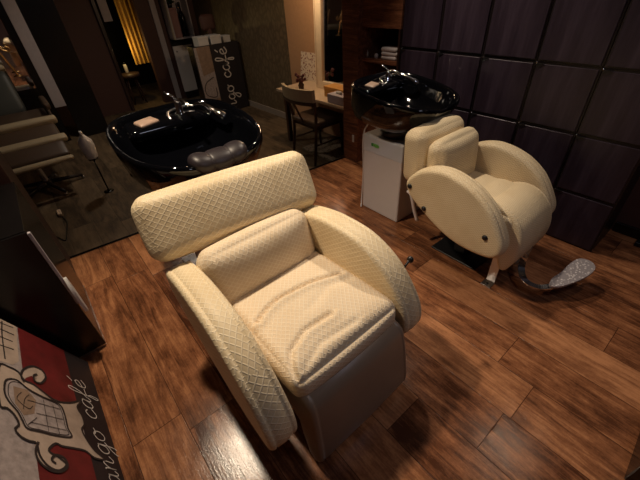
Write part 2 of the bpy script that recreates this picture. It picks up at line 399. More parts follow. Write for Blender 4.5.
def shampoo_chair(label, loc, rz, head, lumbar, wrinkles, seat_mat, arm_mat, ao, sw, arm_shape, leg_shape, seat_raise=0):
    t = thing('shampoo_chair', label, 'chair', loc, rz, 'reclining shampoo chairs')
    # arms: leaf shaped padded side panels
    for s in (-1, 1):
        mb = disc([(x * (1 if ao > .3 else .97), z) for x, z in arm_shape], .056 if ao > .3 else .050, .019 if ao > .3 else .026, .004, .004)
        sh = -.028 if (ao > .3 and s < 0) else 0
        mb.v = [Vector((v.x, v.y + sh + s * (ao + .010 * v.x / .35), v.z)) for v in mb.v]
        arm = mb.build('armrest', arm_mat, t)
        for (bx, bz) in () if (ao > .3 and s < 0) else ((-.262, .50), (-.143, .40), (.245, .405)):
            y = s * (ao + (.056 if ao > .3 else .050) + .010 * bx / .35)
            MB().lathe([(.004, 0), (.015, 0), (.015, .006), (.011, .011), (.003, .013)] if s > 0 else [(.004, 0), (.015, 0), (.015, -.006), (.011, -.011), (.003, -.013)], (bx, y, bz), 'Y', 16).build('bolt', 'black', arm)
    # seat box under the cushion
    MB().box(-.22, .22, -sw + .012, sw - .012, .30, .385, bev=.012).build('seat_frame', 'cocoa', t)
    g = groove_field(wrinkles)
    def df(q, p):
        if p[2] > -.2:
            tq = max(0, (p[2] + .2) / 1.2)
            q = q.copy(); q.z += g(q.x, q.y) * tq * min(1, 6 * (1 - max(abs(p[0]), abs(p[1])) ** 2) + .15)
            q.z -= .018 * (1 - p[0]) / 2 * 0
            if p[0] > .7: q.z -= .02 * ((p[0] - .7) / .3) ** 2 * tq
        return q
    mb = cushion((.53, sw * 2, .13), .04, (.012, .010, .022), (84, 84, 10), df)
    mb.build('seat_cushion', seat_mat, t, Matrix.Translation((.055, 0, .425 + seat_raise)) @ Matrix.Rotation(math.radians(-2), 4, 'Y'))
    pz = .475 + seat_raise
    # leg rest
    mb = disc(leg_shape, sw - .01, .02, .006, .003)
    mb.v = [Vector((v.x, v.y * (1 + .06 * max(0, (.40 - v.z) / .3)), v.z)) for v in mb.v]
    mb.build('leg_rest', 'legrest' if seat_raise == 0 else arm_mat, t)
    # lumbar cushion and head/back cushion
    (lx, lz, lw, lh, lt, la) = lumbar
    cushion((lt, lw, lh), .055, (.032, .008, .010), (10, 26, 18)).build('lumbar_cushion', seat_mat, t, Matrix.Translation((lx, -.012 if ao > .3 else 0, lz)) @ Matrix.Rotation(math.radians(la), 4, 'Y'))
    (hx, hz, hw, hh, ht, ha, hr) = head
    def hd(q, p):
        q = q.copy(); q.y *= 1 + hr * p[2]; return q
    bk = cushion((ht, hw, hh), .056, (.018, .008, .008), (10, 36, 20), hd).build('backrest', arm_mat, t, Matrix.Translation((hx, -.004 if ao > .3 else 0, hz)) @ Matrix.Rotation(math.radians(-8 if ao > .3 else 0), 4, 'Z') @ Matrix.Rotation(math.radians(ha), 4, 'Y'))
    MB().box(-.30, -.24, -.18, .18, .30, .60, bev=.01).build('back_support', 'cocoa', t)
    # metal under-frame with bolted floor feet
    fr = MB().box(-.20, .20, -.17, .17, .26, .30, bev=.004).box(-.04, .04, -.05, .05, .012, .26, bev=.004).box(-.16, .16, -.12, .12, 0, .012, bev=.003)
    fo = fr.build('under_frame', 'black', t)
    for s in (-1, 1):
        for fx in (.275,):
            k_ = .165 if ao > .3 else .13
            ft = MB().box(fx - .025, fx + .025, s * k_ - .004, s * k_ + .004, 0, .30, bev=.001).box(fx - .028, fx + .028, min(s * k_, s * (k_ + .06)), max(s * k_, s * (k_ + .06)), 0, .006, bev=.001).build('foot_bracket', 'steel', t)
            MB().lathe([(.002, .006), (.008, .006), (.008, .010), (.002, .012)], (fx, s * (k_ + .037), 0), 'Z', 10).build('bolt', 'black', ft)
    return t
WR = [([(-.038, -.204), (-.059, -.155), (-.072, -.086), (-.053, .057), (-.01, .20)], .026, .010),
      ([(.235, -.235), (.192, -.22), (.154, -.19), (.125, -.107), (.135, .01)], .017, .010),
      ([(.235, -.20), (.20, -.10), (.215, .06)], .006, .013), ([(.06, -.03), (.02, .10), (.04, .2)], .004, .018)]
ch1 = shampoo_chair('cream quilted shampoo chair in the middle of the floor, seen from its front', (-.845, .512, 0), math.radians(1.0),
    (-.42, .745, .77, .275, .12, -30, .0), (-.245, .55, .52, .26, .13, -17), WR, 'cream_seat', 'cream', .308, .2525, ARM_LONG, LEG)
kn = MB().tube([(.235, .37, .54), (.235, .41, .565)], .005, 8).lathe([(.003, 0), (.013, .003), (.015, .012), (.010, .02), (.003, .022)], (.235, .402, .563), 'Y', 14).build('recline_knob', 'black', ch1)
ch2 = shampoo_chair('smaller cream shampoo chair with a bent steel footrest beside the dark cube wall', (-.81, 1.805, 0), math.radians(-1),
    (-.335, .62, .44, .33, .15, -3, 0), (-.20, .575, .40, .34, .10, -5), [([(-.05, -.2), (.0, .0), (-.04, .2)], .006, .03)], 'cream_fine', 'cream_fine', .252, .188, ARM, LEG_ROUND, .001)
# footrest of the second chair: a bent steel strap carrying a leaf shaped tread plate
pts = [p + Vector((.0, .10, .03)) for p in catmull([(.36, -.08, .22), (.37, -.12, .10), (.42, -.17, .055), (.49, -.175, .05), (.545, -.13, .06), (.58, -.04, .075)], 6)]
fs = MB()
for off in (0,):
    vs = []; ff = []
    for i, p in enumerate(pts):
        tq = (pts[min(i + 1, len(pts) - 1)] - pts[max(0, i - 1)]).normalized(); sd = Vector((0, 0, 1)) if i < 0 else tq.cross(Vector((0, 0, 1))).normalized()
        upv = sd.cross(tq)
        wd = .018; th = .003
        vs += [p + sd * wd + upv * th, p - sd * wd + upv * th, p - sd * wd - upv * th, p + sd * wd - upv * th]
    for i in range(len(pts) - 1):
        for k in range(4): ff.append((i * 4 + k, i * 4 + (k + 1) % 4, (i + 1) * 4 + (k + 1) % 4, (i + 1) * 4 + k))
    ff += [(0, 1, 2, 3), tuple((len(pts) - 1) * 4 + k for k in (3, 2, 1, 0))]
    fs.add(vs, ff, False)
fr_o = fs.build('footrest', 'chrome', ch2)
leaf = catmull([(.545, -.155), (.585, -.12), (.625, -.03), (.650, .06), (.650, .13), (.615, .165), (.565, .15), (.545, .08), (.540, -.02), (.528, -.10)], 5, True) if False else catmull([(.545, -.155, 0), (.585, -.12, 0), (.625, -.03, 0), (.650, .06, 0), (.650, .13, 0), (.615, .165, 0), (.565, .15, 0), (.545, .08, 0), (.540, -.02, 0), (.528, -.10, 0)], 5, True)
n = len(leaf); zf = lambda p: .075 + .10 * max(0, p.y + .12)
vs = [Vector((p.x, p.y + .10, zf(p) + .040)) for p in leaf] + [Vector((p.x, p.y + .10, zf(p) + .028)) for p in leaf]
MB().add(vs, [tuple(range(n)), tuple(range(n, 2 * n))[::-1]] + [(i, (i + 1) % n, n + (i + 1) % n, n + i) for i in range(n)], False).build('tread_plate', 'tread', fr_o)

# ================================================================= WASH BASINS
def basin(label, loc, tilt, base_h, col_off, sc, neck, group='wash basin units'):
    t = thing('wash_basin_unit', label, 'wash basin', loc, 0, group)
    rim = .0
    N = 72
    def ring(sx, sy, z, cx=0, dip=0, ex=3.3, dz=1.15):
        out = []
        for i in range(N):
            a = 2 * PI * i / N; c, s_ = math.cos(a), math.sin(a)
            x = math.copysign(abs(c) ** (2 / ex), c); y = math.copysign(abs(s_) ** (2 / ex), s_)
            # front (x>0) narrows to a neck
            y *= 1 - .22 * max(0, x) ** 1.5
            nk = math.exp(-(y / .34) ** 2) * max(0, x) ** 3
            p = Vector((cx + x * sx * .34 - nk * .035 * (1 if dip else .4), y * sy * .30, z * dz - dip * nk * .045))
            out.append(p)
        return out
    R = [ring(.28, .36, -.205, -.07), ring(.60, .66, -.20, -.07), ring(.78, .83, -.172, -.055), ring(.91, .93, -.12, -.03, .2), ring(.97, .97, -.06, -.01, .6), ring(1.0, 1.0, -.018, 0, 1), ring(1.0, 1.0, -.002, 0, 1),
         ring(.985, .985, .008, 0, 1), ring(.955, .955, .008, 0, 1), ring(.925, .925, -.006, 0, 1), ring(.88, .88, -.035, 0, 1), ring(.80, .80, -.075, .012, .6), ring(.66, .68, -.115, .03, .3), ring(.45, .48, -.15, .03), ring(.22, .25, -.168, .02), ring(.05, .05, -.172, .02)]
    tr = Matrix.Translation((0, 0, base_h)) @ Matrix.Rotation(math.radians(tilt), 4, 'Y') @ Matrix.Scale(sc, 4)
    vs = [v for r in R for v in r]; ff = [(a * N + i, a * N + (i + 1) % N, (a + 1) * N + (i + 1) % N, (a + 1) * N + i) for a in range(len(R) - 1) for i in range(N)]
    ff += [tuple(range(N))[::-1], tuple((len(R) - 1) * N + i for i in range(N))]
    bs = MB().add(vs, ff).build('basin', 'black_gloss', t, tr)
    # raised ledge at the back of the bowl for the taps
    lg = cushion((.15, .40, .06), .028, (0, 0, .004), (8, 20, 6)); lg.build('tap_ledge', 'black_gloss', bs, tr @ Matrix.Translation((-.235, 0, -.045)))
    # mixer tap
    fx = tr @ Matrix.Translation((-.225, .06, -.012))
    tp = MB().lathe([(.024, 0), (.024, .008), (.017, .012), (.016, .055), (.012, .062), (.004, .064)], (0, 0, 0), 'Z', 20)
    tp.tube(catmull([(0, 0, .05), (.03, .005, .075), (.07, .012, .07), (.095, .016, .055)], 5), .009, 10)
    tap = tp.build('mixer_tap', 'chrome', t, fx)
    MB().tube([(0, 0, .064), (-.015, -.012, .085), (-.03, -.045, .10)], [.008, .006, .007], 8).build('tap_lever', 'chrome', tap, fx)
    # hand shower with its hose
    sh = MB().tube(catmull([(-.03, .09, .012), (.03, .11, .03), (.10, .13, .015), (.15, .16, -.01)], 5), [.011] * 8 + [.013] * 4 + [.02] * 4, 12)
    sh_o = sh.build('hand_shower', 'chrome', t, fx)
    MB().tube(catmull([(-.03, .09, .01), (-.055, .05, .012), (-.04, -.03, .01), (0, -.06, .008), (.05, -.05, -.02)], 6), .006, 8).build('shower_hose', 'steel', sh_o, fx)
    # beige hair catcher on the ledge
    hc = cushion((.07, .095, .018), .009, (0, 0, .003), (8, 12, 5)).build('hair_catcher', 'tan', t, tr @ Matrix.Translation((-.215, -.105, -.008)) @ Matrix.Rotation(.25, 4, 'Z'))
    # drain
    MB().lathe([(.03, 0), (.03, .003), (.022, .004), (.02, .001), (.003, .001)], (.02, 0, -.171), 'Z', 20).build('drain', 'chrome', bs, tr)
    # neck rest: ribbed black rubber roll sitting in the neck dip
    nr = MB()
    vs = []; K = 60; rr = 14
    for i in range(K + 1):
        u = -1 + 2 * i / K; rib = .84 + .16 * abs(math.cos(u * PI * 1.5)) ** .5; e = (1 - abs(u) ** 6) ** .5 if abs(u) < 1 else 0
        for k in range(rr):
            a = 2 * PI * k / rr
            vs.append(Vector((.285 + math.cos(a) * .060 * rib * max(.2, e), u * .12, -.018 + math.sin(a) * .040 * rib * max(.2, e) + .018 * u * u)))
    ff = [(i * rr + k, i * rr + (k + 1) % rr, (i + 1) * rr + (k + 1) % rr, (i + 1) * rr + k) for i in range(K) for k in range(rr)]
    nr.add(vs, ff + [tuple(range(rr)), tuple(K * rr + k for k in range(rr))])
    if neck: nr.build('neck_rest', 'black_soft', t, tr)
    # collar and pedestal
    cx, cy = col_off
    top = base_h - .235 * sc - .07
    MB().lathe([(.12, top), (.13, top + .01), (.13, top + .05), (.11, top + .075), (.09, top + .09)], (cx - .02, cy, 0), 'Z', 32).build('collar', 'black', t)
    pd = MB().box(cx - .215, cx + .145, cy - .15, cy + .15, 0, top, bev=.012).build('pedestal', 'white', t)
    MB().box(cx - .217, cx + .147, cy - .152, cy + .152, top - .13, top - .006, bev=.010).build('pedestal_band', 'white_band', pd)
    lz = top - .062
    MB().box(cx - .135, cx - .085, cy - .1545, cy - .152, lz - .011, lz + .011, bev=.001).build('logo', 'green', pd)
    lo = [(cx - .088 + .030 * math.cos(2 * PI * k / 20), cy - .1560, lz + .013 * math.sin(2 * PI * k / 20)) for k in range(20)]
    MB().add(lo, [tuple(range(20))], False).build('logo', 'green_light', pd)
    sw = [(cx - .09 + x, cy - .1565, lz + z) for x, z in ((-.02, -.004), (-.01, .006), (0, -.004), (.01, .006), (.02, -.003), (.02, -.006), (.01, .002), (0, -.008), (-.01, .002), (-.02, -.007))]
    MB().add(sw, [tuple(range(10))], False).build('logo_swirl', 'green', pd)
    # hoses
    MB().tube(catmull([(cx - .18, cy - .10, top + .10), (cx - .235, cy - .13, top - .02), (cx - .23, cy - .13, .30), (cx - .235, cy - .14, .03), (cx - .20, cy - .18, .012)], 6), .006, 8).build('water_hose', 'white', t)
    return t
basin('glossy black wash basin behind the middle chair, ribbed neck rest on its rim', (-1.79, .56, 0), 6, .925, (.10, 0), 1.17, True)
basin('glossy black wash basin on a white pedestal with green logo beside the cube wall', (-1.45, 1.885, 0), 8, .905, (-.02, .01), .96, False)

# white side lever standing by the second chair
b = MB().tube(catmull([(-1.15, 1.60, .40), (-1.12, 1.60, .385), (-1.10, 1.62, .28), (-1.08, 1.64, .19)], 5), .012, 10)
o = b.build('recline_lever', 'white', None); o.location = (.81, -1.805, 0); o.parent = ch2

# ================================================================= CUBE STORAGE WALL
rowname = ['bottom row', 'second row up', 'third row up', 'top row in view']
colname = ['first from the walnut cabinet', 'second from the walnut cabinet', 'middle column', 'second from the open right end', 'last before the open right end']
proto = None
for c in range(5):
    for r in range(4):
        x = -1.91 + c * .334; z = r * .35
        lab = 'dark wood-grain storage cube, %s, %s' % (rowname[r], colname[c])
        if proto is None:
            q = thing('storage_cube', lab, 'storage cube', (x, 2.36, z), 0, 'dark storage cubes stacked as a wall'); proto = q
            cs = MB().box(0, .330, .012, .34, 0, .014).box(0, .330, .012, .34, .334, .348).box(0, .014, .012, .34, .014, .334).box(.316, .330, .012, .34, .014, .334).box(.014, .316, .32, .34, .014, .334)
            cs.build('carcass', 'ebony_edge', q)
            dr = MB().box(.010, .320, .004, .018, .010, .338, bev=.002).build('door', 'ebony', q)
            MB().add([(.008, -.001, .342), (.045, -.001, .342), (.008, -.001, .318), (.008, .006, .342), (.045, .006, .342), (.008, .006, .318)], [(0, 1, 2), (3, 4, 5), (0, 1, 4, 3), (1, 2, 5, 4), (2, 0, 3, 5)], False).build('corner_bracket', 'black', q)
            MB().lathe([(.002, 0), (.006, 0), (.006, -.006), (.002, -.009)], (.004, .010, .343), 'Y', 12).build('pin', 'chrome', q)
        else:
            q = copy_tree(proto); q.location = (x, 2.36, z); q['label'] = lab

# ================================================================= WALNUT CABINET
t = thing('shelf_cabinet', 'tall walnut cabinet with an open niche and shelf behind the second basin', 'cabinet', (-2.50, 2.30, 0))
MB().box(0, .19, 0, .55, 0, 2.45, bev=.003).build('column', 'walnut', t)
MB().box(.19, .585, .055, .55, 1.17, 2.45, bev=.003).build('upper_panel', 'walnut', t)
MB().box(.19, .585, .055, .55, 0, .45, bev=.003).build('lower_panel', 'walnut', t)
MB().box(.19, .585, .53, .55, .45, 1.17, bev=0).build('niche_back', 'dark_wood', t)
MB().box(.567, .585, .055, .53, .45, 1.17, bev=0).build('niche_side', 'dark_wood', t)
MB().box(.19, .567, .065, .53, .915, .945, bev=.003).build('shelf', 'walnut', t)
oq = MB().box(.125, .15, -.006, 0, .20, .27, bev=.002).build('wall_switch', 'paper', t)
def towel(loc, s, lab, fold):
    t = thing('folded_towel', lab, 'towel', loc)
    for k in range(fold):
        cushion((s[0], s[1], s[2] / fold), s[2] / fold * .45, (0, 0, .002), (10, 10, 4)).build('fold', 'towel', t, Matrix.Translation((.004 * (k % 2), 0, s[2] / fold * (k + .5))) @ Matrix.Rotation(.06 * (k % 2), 4, 'Z'))
    return t
towel((-2.05, 2.44, .9452), (.16, .12, .09), 'stack of white folded towels on the walnut shelf', 3)
tag(MB().lathe([(.012, 0), (.017, .003), (.018, .02), (.012, .032), (.003, .036)], (-2.20, 2.41, .9455), 'Z', 16).build('sponge', 'towel'), 'small white round sponge on the walnut shelf', 'sponge')
q = thing('lotion_bottle', 'small beige bottle at left end of the walnut shelf', 'bottle', (-2.315, 2.42, .9455))
MB().lathe([(.010, 0), (.011, .002), (.011, .034), (.006, .04)], (0, 0, 0), 'Z', 16).build('bottle_body', 'beige', q)
MB().lathe([(.006, .04), (.006, .052), (.003, .054)], (0, 0, 0), 'Z', 12).build('cap', 'paper', q)

# ================================================================= RIGHT END
q = thing('door_stop', 'small black door stop with chrome knob on the floor by the right wall', 'door stop', (-.06, 2.66, 0))
MB().box(-.03, .03, -.03, .03, 0, .03, bev=.004).build('base', 'black', q)
MB().lathe([(.008, .03), (.008, .045), (.014, .05), (.014, .062), (.004, .066)], (0, 0, 0), 'Z', 14).build('knob', 'chrome', q)
q = thing('storage_box', 'black storage box cut off by the lower right corner of the picture', 'box', (.295, 1.12, 0), math.radians(3))
MB().box(0, .3, -.05, .5, 0, .30, bev=.006).build('body', 'black_wood', q)
MB().box(-.004, .304, -.054, .504, .30, .32, bev=.004).build('lid', 'black_wood', q)

# ================================================================= LEFT FOREGROUND
q = thing('low_cabinet', 'glossy black low cabinet with light edge strip at the left', 'cabinet', (-1.65, -.232, 0))
MB().box(-.62, -.012, -.70, -.006, .02, .76, bev=.004).build('body', 'black_wood', q)
MB().box(-.012, 0, -.70, -.002, .018, .755, bev=.002).build('door', 'black_wood', q)
MB().box(-.60, -.005, -.69, -.004, 0, .02, bev=.002).build('base_trim', 'steel', q)
MB().box(-.014, .004, -.004, .008, .33, .75, bev=.003).build('edge_strip', 'grey_strip', q)
hd = catmull([(.0, 0, .30), (.03, 0, .29), (.045, 0, .35), (.04, 0, .43), (.02, 0, .48), (.0, 0, .49), (-.01, 0, .40)], 5, True)
nn = len(hd); vs = [Vector((p.x, .010, p.z)) for p in hd] + [Vector((p.x, .022, p.z)) for p in hd]
MB().add(vs, [tuple(range(nn)), tuple(range(nn, 2 * nn))[::-1]] + [(i, (i + 1) % nn, nn + (i + 1) % nn, nn + i) for i in range(nn)], False).build('pull_handle', 'paper', q)
q = tag(MB().box(-2.70, -2.34, -.31, -.255, 0, 2.45, bev=.004).build('partition_board', 'dark_wood'), 'tall dark red-brown wooden partition board behind the low black cabinet', 'partition')

# leaning canvas print
lean = math.atan2(.136, .45)
q = thing('canvas_print', 'large red, black and cream printed canvas leaning at the lower left corner', 'canvas print', (-1.60, -.338, .004), 0, 'printed cafe canvases')
cv = Matrix.Rotation(lean, 4, 'X')      # local: x along, z up the canvas, +y face normal
def flat(poly, lvl, mat, nm, parent, xf, mir=1):
    y = .0006 * lvl
    return MB().add([(p[0], y, p[1]) for p in poly], [tuple(range(len(poly)))], False).build(nm, mat, parent, xf)
def smooth2(pts, k=4): return [(p.x, p.z) for p in catmull([(a, 0, b_) for a, b_ in pts], k, True)]
def ribbon(pts, w_, lvl, mat, nm, parent, xf, closed=False, ends=True):
    P = catmull([(a, 0, b_) for a, b_ in pts], 5, closed); N = len(P); vs = []; ff = []
    for i, p in enumerate(P):
        tt = (P[(i + 1) % N] - P[i - 1]) if closed else (P[min(N - 1, i + 1)] - P[max(0, i - 1)])
        n_ = Vector((tt.z, 0, -tt.x)).normalized() * w_ / 2
        vs += [Vector((p.x + n_.x, .0006 * lvl, p.z + n_.z)), Vector((p.x - n_.x, .0006 * lvl, p.z - n_.z))]
    for i in range(N if closed else N - 1):
        j = (i + 1) % N; ff.append((2 * i, 2 * i + 1, 2 * j + 1, 2 * j))
    return vs, ff
def ribs(lst, w_, lvl, mat, nm, parent, xf, closed=False):
    mb = MB()
    for pts in lst:
        v_, f_ = ribbon(pts, w_, lvl, mat, nm, parent, xf, closed); mb.add(v_, f_, False)
    return mb.build(nm, mat, parent, xf)
FRAME = [(0.305, 0.498), (0.289, 0.456), (0.297, 0.422), (0.33, 0.4), (0.333, 0.367), (0.353, 0.328), (0.38, 0.272), (0.363, 0.201), (0.322, 0.127), (0.372, 0.163), (0.415, 0.149), (0.46, 0.148), (0.493, 0.169), (0.54, 0.154), (0.582, 0.127), (0.611, 0.085), (0.616, 0.137), (0.594, 0.177), (0.594, 0.226), (0.598, 0.28), (0.594, 0.309), (0.631, 0.342), (0.65, 0.304), (0.673, 0.28), (0.701, 0.313), (0.693, 0.352), (0.659, 0.379), (0.613, 0.386), (0.61, 0.411), (0.6, 0.44), (0.577, 0.457), (0.551, 0.442), (0.513, 0.458), (0.497, 0.479), (0.484, 0.505)]
INNER = [(0.365, 0.474), (0.345, 0.433), (0.368, 0.393), (0.384, 0.335), (0.393, 0.258), (0.437, 0.241), (0.505, 0.239), (0.544, 0.231), (0.558, 0.302), (0.559, 0.359), (0.56, 0.412), (0.532, 0.428), (0.499, 0.442), (0.46, 0.473), (0.421, 0.484)]
SC1 = [(0.341, 0.404), (0.308, 0.413), (0.263, 0.394), (0.228, 0.355), (0.227, 0.314), (0.261, 0.299), (0.308, 0.325), (0.314, 0.354), (0.284, 0.357), (0.267, 0.339)]
SC2 = [(0.605, 0.378), (0.649, 0.394), (0.685, 0.382), (0.707, 0.347), (0.704, 0.307), (0.676, 0.276), (0.647, 0.286), (0.643, 0.317), (0.664, 0.337), (0.677, 0.323)]
# handwritten letters, x height 1
G = {
 'm': (1.7, [[(0, 1), (.12, .9), (.1, 0), (.15, .6), (.45, 1), (.55, .8), (.52, 0), (.6, .6), (.95, 1), (1.08, .8), (1.05, .15), (1.25, 0), (1.5, .3)]]),
 'n': (1.25, [[(0, 1), (.12, .9), (.1, 0), (.15, .6), (.5, 1), (.65, .8), (.6, .15), (.8, 0), (1.1, .3)]]),
 'a': (1.15, [[(.75, .85), (.45, 1), (.08, .7), (.08, .2), (.35, 0), (.68, .3), (.78, .95), (.74, .2), (.9, 0), (1.1, .25)]]),
 'g': (1.1, [[(.75, .85), (.45, 1), (.08, .7), (.1, .25), (.35, .05), (.68, .3), (.78, .95), (.72, -.5), (.4, -1.0), (.1, -.75), (.4, -.3), (1.05, .2)]]),
 'o': (1.1, [[(.5, 1), (.1, .75), (.1, .2), (.45, 0), (.8, .3), (.75, .8), (.45, 1), (.7, .75), (1.05, .85)]]),
 'c': (1.0, [[(.75, .75), (.5, 1), (.1, .7), (.12, .2), (.45, 0), (.95, .3)]]),
 'f': (.9, [[(-.05, .3), (.4, .9), (.6, 1.7), (.4, 1.95), (.22, 1.5), (.2, 0), (.1, -.8), (.3, -.9), (.35, -.2), (.2, .2), (.5, .3), (.85, .3)]]),
 'é': (1.0, [[(.1, .4), (.7, .65), (.55, 1), (.15, .8), (.12, .2), (.45, 0), (.95, .3)], [(.4, 1.35), (.75, 1.75)]]),
 ' ': (.9, [])}
def script(text, x, z, h, w_, parent, xf, lvl, slope=0.0):
    strokes = []; x0 = x
    for ch in text:
        adv, st = G[ch]
        for s_ in st: strokes.append([(x - px_ * h, z + pz_ * h + slope * (x0 - x + px_ * h)) for px_, pz_ in s_])   # reads from high x to low x on the canvas face
        x -= adv * h
    L = ribs(strokes[:-1], w_, lvl, 'script', 'lettering', parent, xf)
    ribs(strokes[-1:], w_, lvl, 'script', 'accent', L, xf); return L
def canvas(q, xf, W_, H_, text_x, text):
    MB().box(-.005, W_, -.030, 0, 0, H_, bev=.002).build('canvas_board', 'canvas_black', q, xf)
    pr = MB().add([(0, .0006, .155), (W_ - .005, .0006, .155), (W_ - .005, .0006, H_ - .003), (0, .0006, H_ - .003)], [(0, 1, 2, 3)], False).build('picture_ground', 'canvas_pale', q, xf)
    flat([(.0, .155), (.37, .155), (.37, .40), (.02, .40), (0, .40)], 2, 'canvas_red', 'red_block', pr, xf)
    flat([(.58, .155), (W_ - .02, .155), (W_ - .02, .39), (.58, .39)], 2, 'canvas_red', 'red_block', pr, xf)
    flat([(.0, .405), (.23, .412), (.265, .441), (.28, .55), (0, .60)], 2, 'canvas_cream', 'building_sketch', pr, xf)
    ribs([[(.02, .42), (.03, .50), (.02, .58)], [(.07, .42), (.075, .52), (.07, .58)], [(.12, .43), (.125, .50), (.12, .56)], [(.17, .43), (.18, .5), (.18, .56)], [(.01, .47), (.10, .475), (.25, .47)], [(.01, .53), (.10, .535), (.27, .52)]], .006, 3, 'ink', 'sketch_lines', pr, xf)
    fr = MB()
    fr_o = flat(smooth2(FRAME), 3, 'canvas_cream', 'ornate_frame', pr, xf)
    flat(smooth2(SC1 + [(.31, .39)]), 3.4, 'canvas_cream', 'scroll', pr, xf); flat(smooth2(SC2), 3.4, 'canvas_cream', 'scroll', pr, xf)
    flat(smooth2(INNER), 4, 'canvas_pale', 'frame_centre', pr, xf)
    flat([(0.383, 0.449), (0.376, 0.393), (0.415, 0.362), (0.484, 0.377), (0.507, 0.42), (0.463, 0.448)], 5, 'canvas_tan', 'sketch', pr, xf)
    ribs([FRAME], .009, 6, 'ink', 'outline', fr_o, xf, True)
    ribs([INNER], .008, 6, 'ink', 'outline', fr_o, xf, True)
    ribs([[(x * .92 + .037, z * .9 + .035) for x, z in INNER]], .003, 6, 'ink', 'outline', fr_o, xf, True)
    ribs([SC1], .009, 7, 'ink', 'scroll_outline', fr_o, xf); ribs([SC2], .009, 7, 'ink', 'scroll_outline', fr_o, xf)
    ribs([[(.40, .42), (.44, .44), (.47, .40), (.45, .38)], [(.40, .39), (.43, .41), (.48, .42)], [(.42, .26), (.43, .40)], [(.47, .255), (.48, .37)], [(.52, .25), (.53, .40)], [(.40, .33), (.55, .33)], [(.41, .29), (.55, .285)], [(.50, .37), (.545, .41)]], .0025, 7, 'ink', 'sketch_lines', fr_o, xf)
    script(text, text_x, .018, .057, .0045, q, xf, 3, .095)
canvas(q, cv, 1.08, .72, .816, 'mango café')

# ================================================================= FAR, LOWER FLOOR
Z = -.18
q = thing('canvas_print', 'far printed canvas with white script standing on its end against the black cabinet', 'canvas print', (-5.57, 2.90, .81), 0, 'printed cafe canvases')
cf = Matrix(((0, 1, 0, 0), (0, 0, -1, 0), (-1, 0, 0, 0), (0, 0, 0, 1))) @ Matrix.Diagonal((1.93, 1.93, 1.93, 1))
MB().box(-.005, .51, -.010, 0, 0, .385, bev=.001).build('canvas_board', 'canvas_black', q, cf)
pr = flat([(0, .25), (.51, .25), (.51, .38), (0, .38)], 1, 'canvas_pale', 'picture_ground', q, cf)
flat([(.0, .25), (.18, .25), (.20, .35), (0, .36)], 2, 'canvas_tan', 'scroll_block', pr, cf)
flat([(.38, .25), (.51, .25), (.51, .34), (.40, .35)], 2, 'canvas_tan', 'scroll_block', pr, cf)
ribs([[(.22, .27), (.26, .35), (.34, .36), (.37, .28), (.30, .27)]], .006, 4, 'ink', 'outline', pr, cf)
script('ngo café', .49, .115, .056, .0085, q, cf, 3)
q = thing('side_cabinet', 'narrow black cabinet against the gold wallpaper at the far end', 'cabinet', (-5.60, 2.24, Z))
MB().box(-.40, -.012, .0, .69, .0, .95, bev=.004).build('body', 'black_wood', q)
MB().box(-.012, 0, .43, .685, .03, .93, bev=.003).build('door', 'black_wood', q)
MB().box(-.41, .004, -.004, .694, .95, .975, bev=.003).build('top', 'black_wood', q)
for k, (y, w_, h, ln, lab) in enumerate([(2.30, .16, .13, .2, 'pale paper box at left end of the far black cabinet'), (2.50, .17, .13, .2, 'white paper box in the middle of the far black cabinet'), (2.73, .12, .10, .15, 'small white paper box at right end of the far black cabinet')]):
    q = thing('paper_box', lab, 'box', (-5.85, y, .7955), 0, 'paper boxes on the far cabinet')
    MB().box(0, ln, 0, w_, 0, h * .8, bev=.003).build('box_body', 'paper', q); MB().box(-.003, ln + .003, -.003, w_ + .003, h * .8, h, bev=.003).build('lid', 'paper', q)
q = thing('appliance', 'dark red rounded appliance standing on the far black cabinet behind the paper boxes', 'appliance', (-5.93, 2.58, .7955))
MB().box(-.05, .06, -.04, .14, 0, .03, bev=.008).build('foot', 'maroon', q); MB().box(-.02, .03, .02, .08, .03, .2, bev=.006).build('stand', 'maroon', q)
cushion((.07, .22, .20), .03, (.01, .01, .01), (8, 12, 12)).build('housing', 'maroon', q, Matrix.Translation((0, .05, .28)))

q = thing('white_cupboard', 'tall narrow white cupboard with open upper shelf by the far wall', 'cupboard', (-7.06, 2.37, Z))
MB().box(0, .05, 0, .36, 0, .12, bev=.002).build('plinth', 'black', q)
MB().box(.0, .03, 0, .36, .12, .885, bev=.004).build('door', 'white', q)
MB().lathe([(.004, 0), (.012, .004), (.012, .014), (.003, .018)], (.03, .05, .80), 'X', 12).build('door_knob', 'chrome', q)
MB().box(0, .035, 0, .36, .885, 1.01, bev=.003).build('drawer_front', 'black', q)
MB().box(0, .28, 0, .02, 1.01, 2.2, bev=.002).box(0, .28, .34, .36, 1.01, 2.2, bev=.002).box(0, .02, 0, .36, 1.01, 2.2, bev=0).box(0, .28, 0, .36, 1.0, 1.02, bev=.002).box(0, .28, 0, .36, 2.18, 2.2, bev=.002).build('open_shelf', 'grey_strip', q)
q = thing('card_box', 'dusty pink card box on the white cupboard shelf', 'box', (-6.98, 2.40, .8405))
MB().box(0, .12, 0, .14, 0, .40, bev=.004).build('box_body', 'pink', q); MB().box(-.002, .122, -.002, .142, .40, .43, bev=.004).build('lid', 'pink', q)
q = thing('tall_bottle', 'tall black bottle beside the pink card box', 'bottle', (-6.92, 2.63, .8405))
MB().lathe([(.045, 0), (.05, .01), (.05, .30), (.03, .36), (.018, .38), (.018, .45)], (0, 0, 0), 'Z', 20).build('bottle_body', 'black_gloss', q)
MB().lathe([(.02, .45), (.02, .49), (.015, .50)], (0, 0, 0), 'Z', 16).build('cap', 'black', q)
q = thing('trailing_plant', 'dark leafy plant above the pink card box', 'plant', (-6.93, 2.475, 1.271))
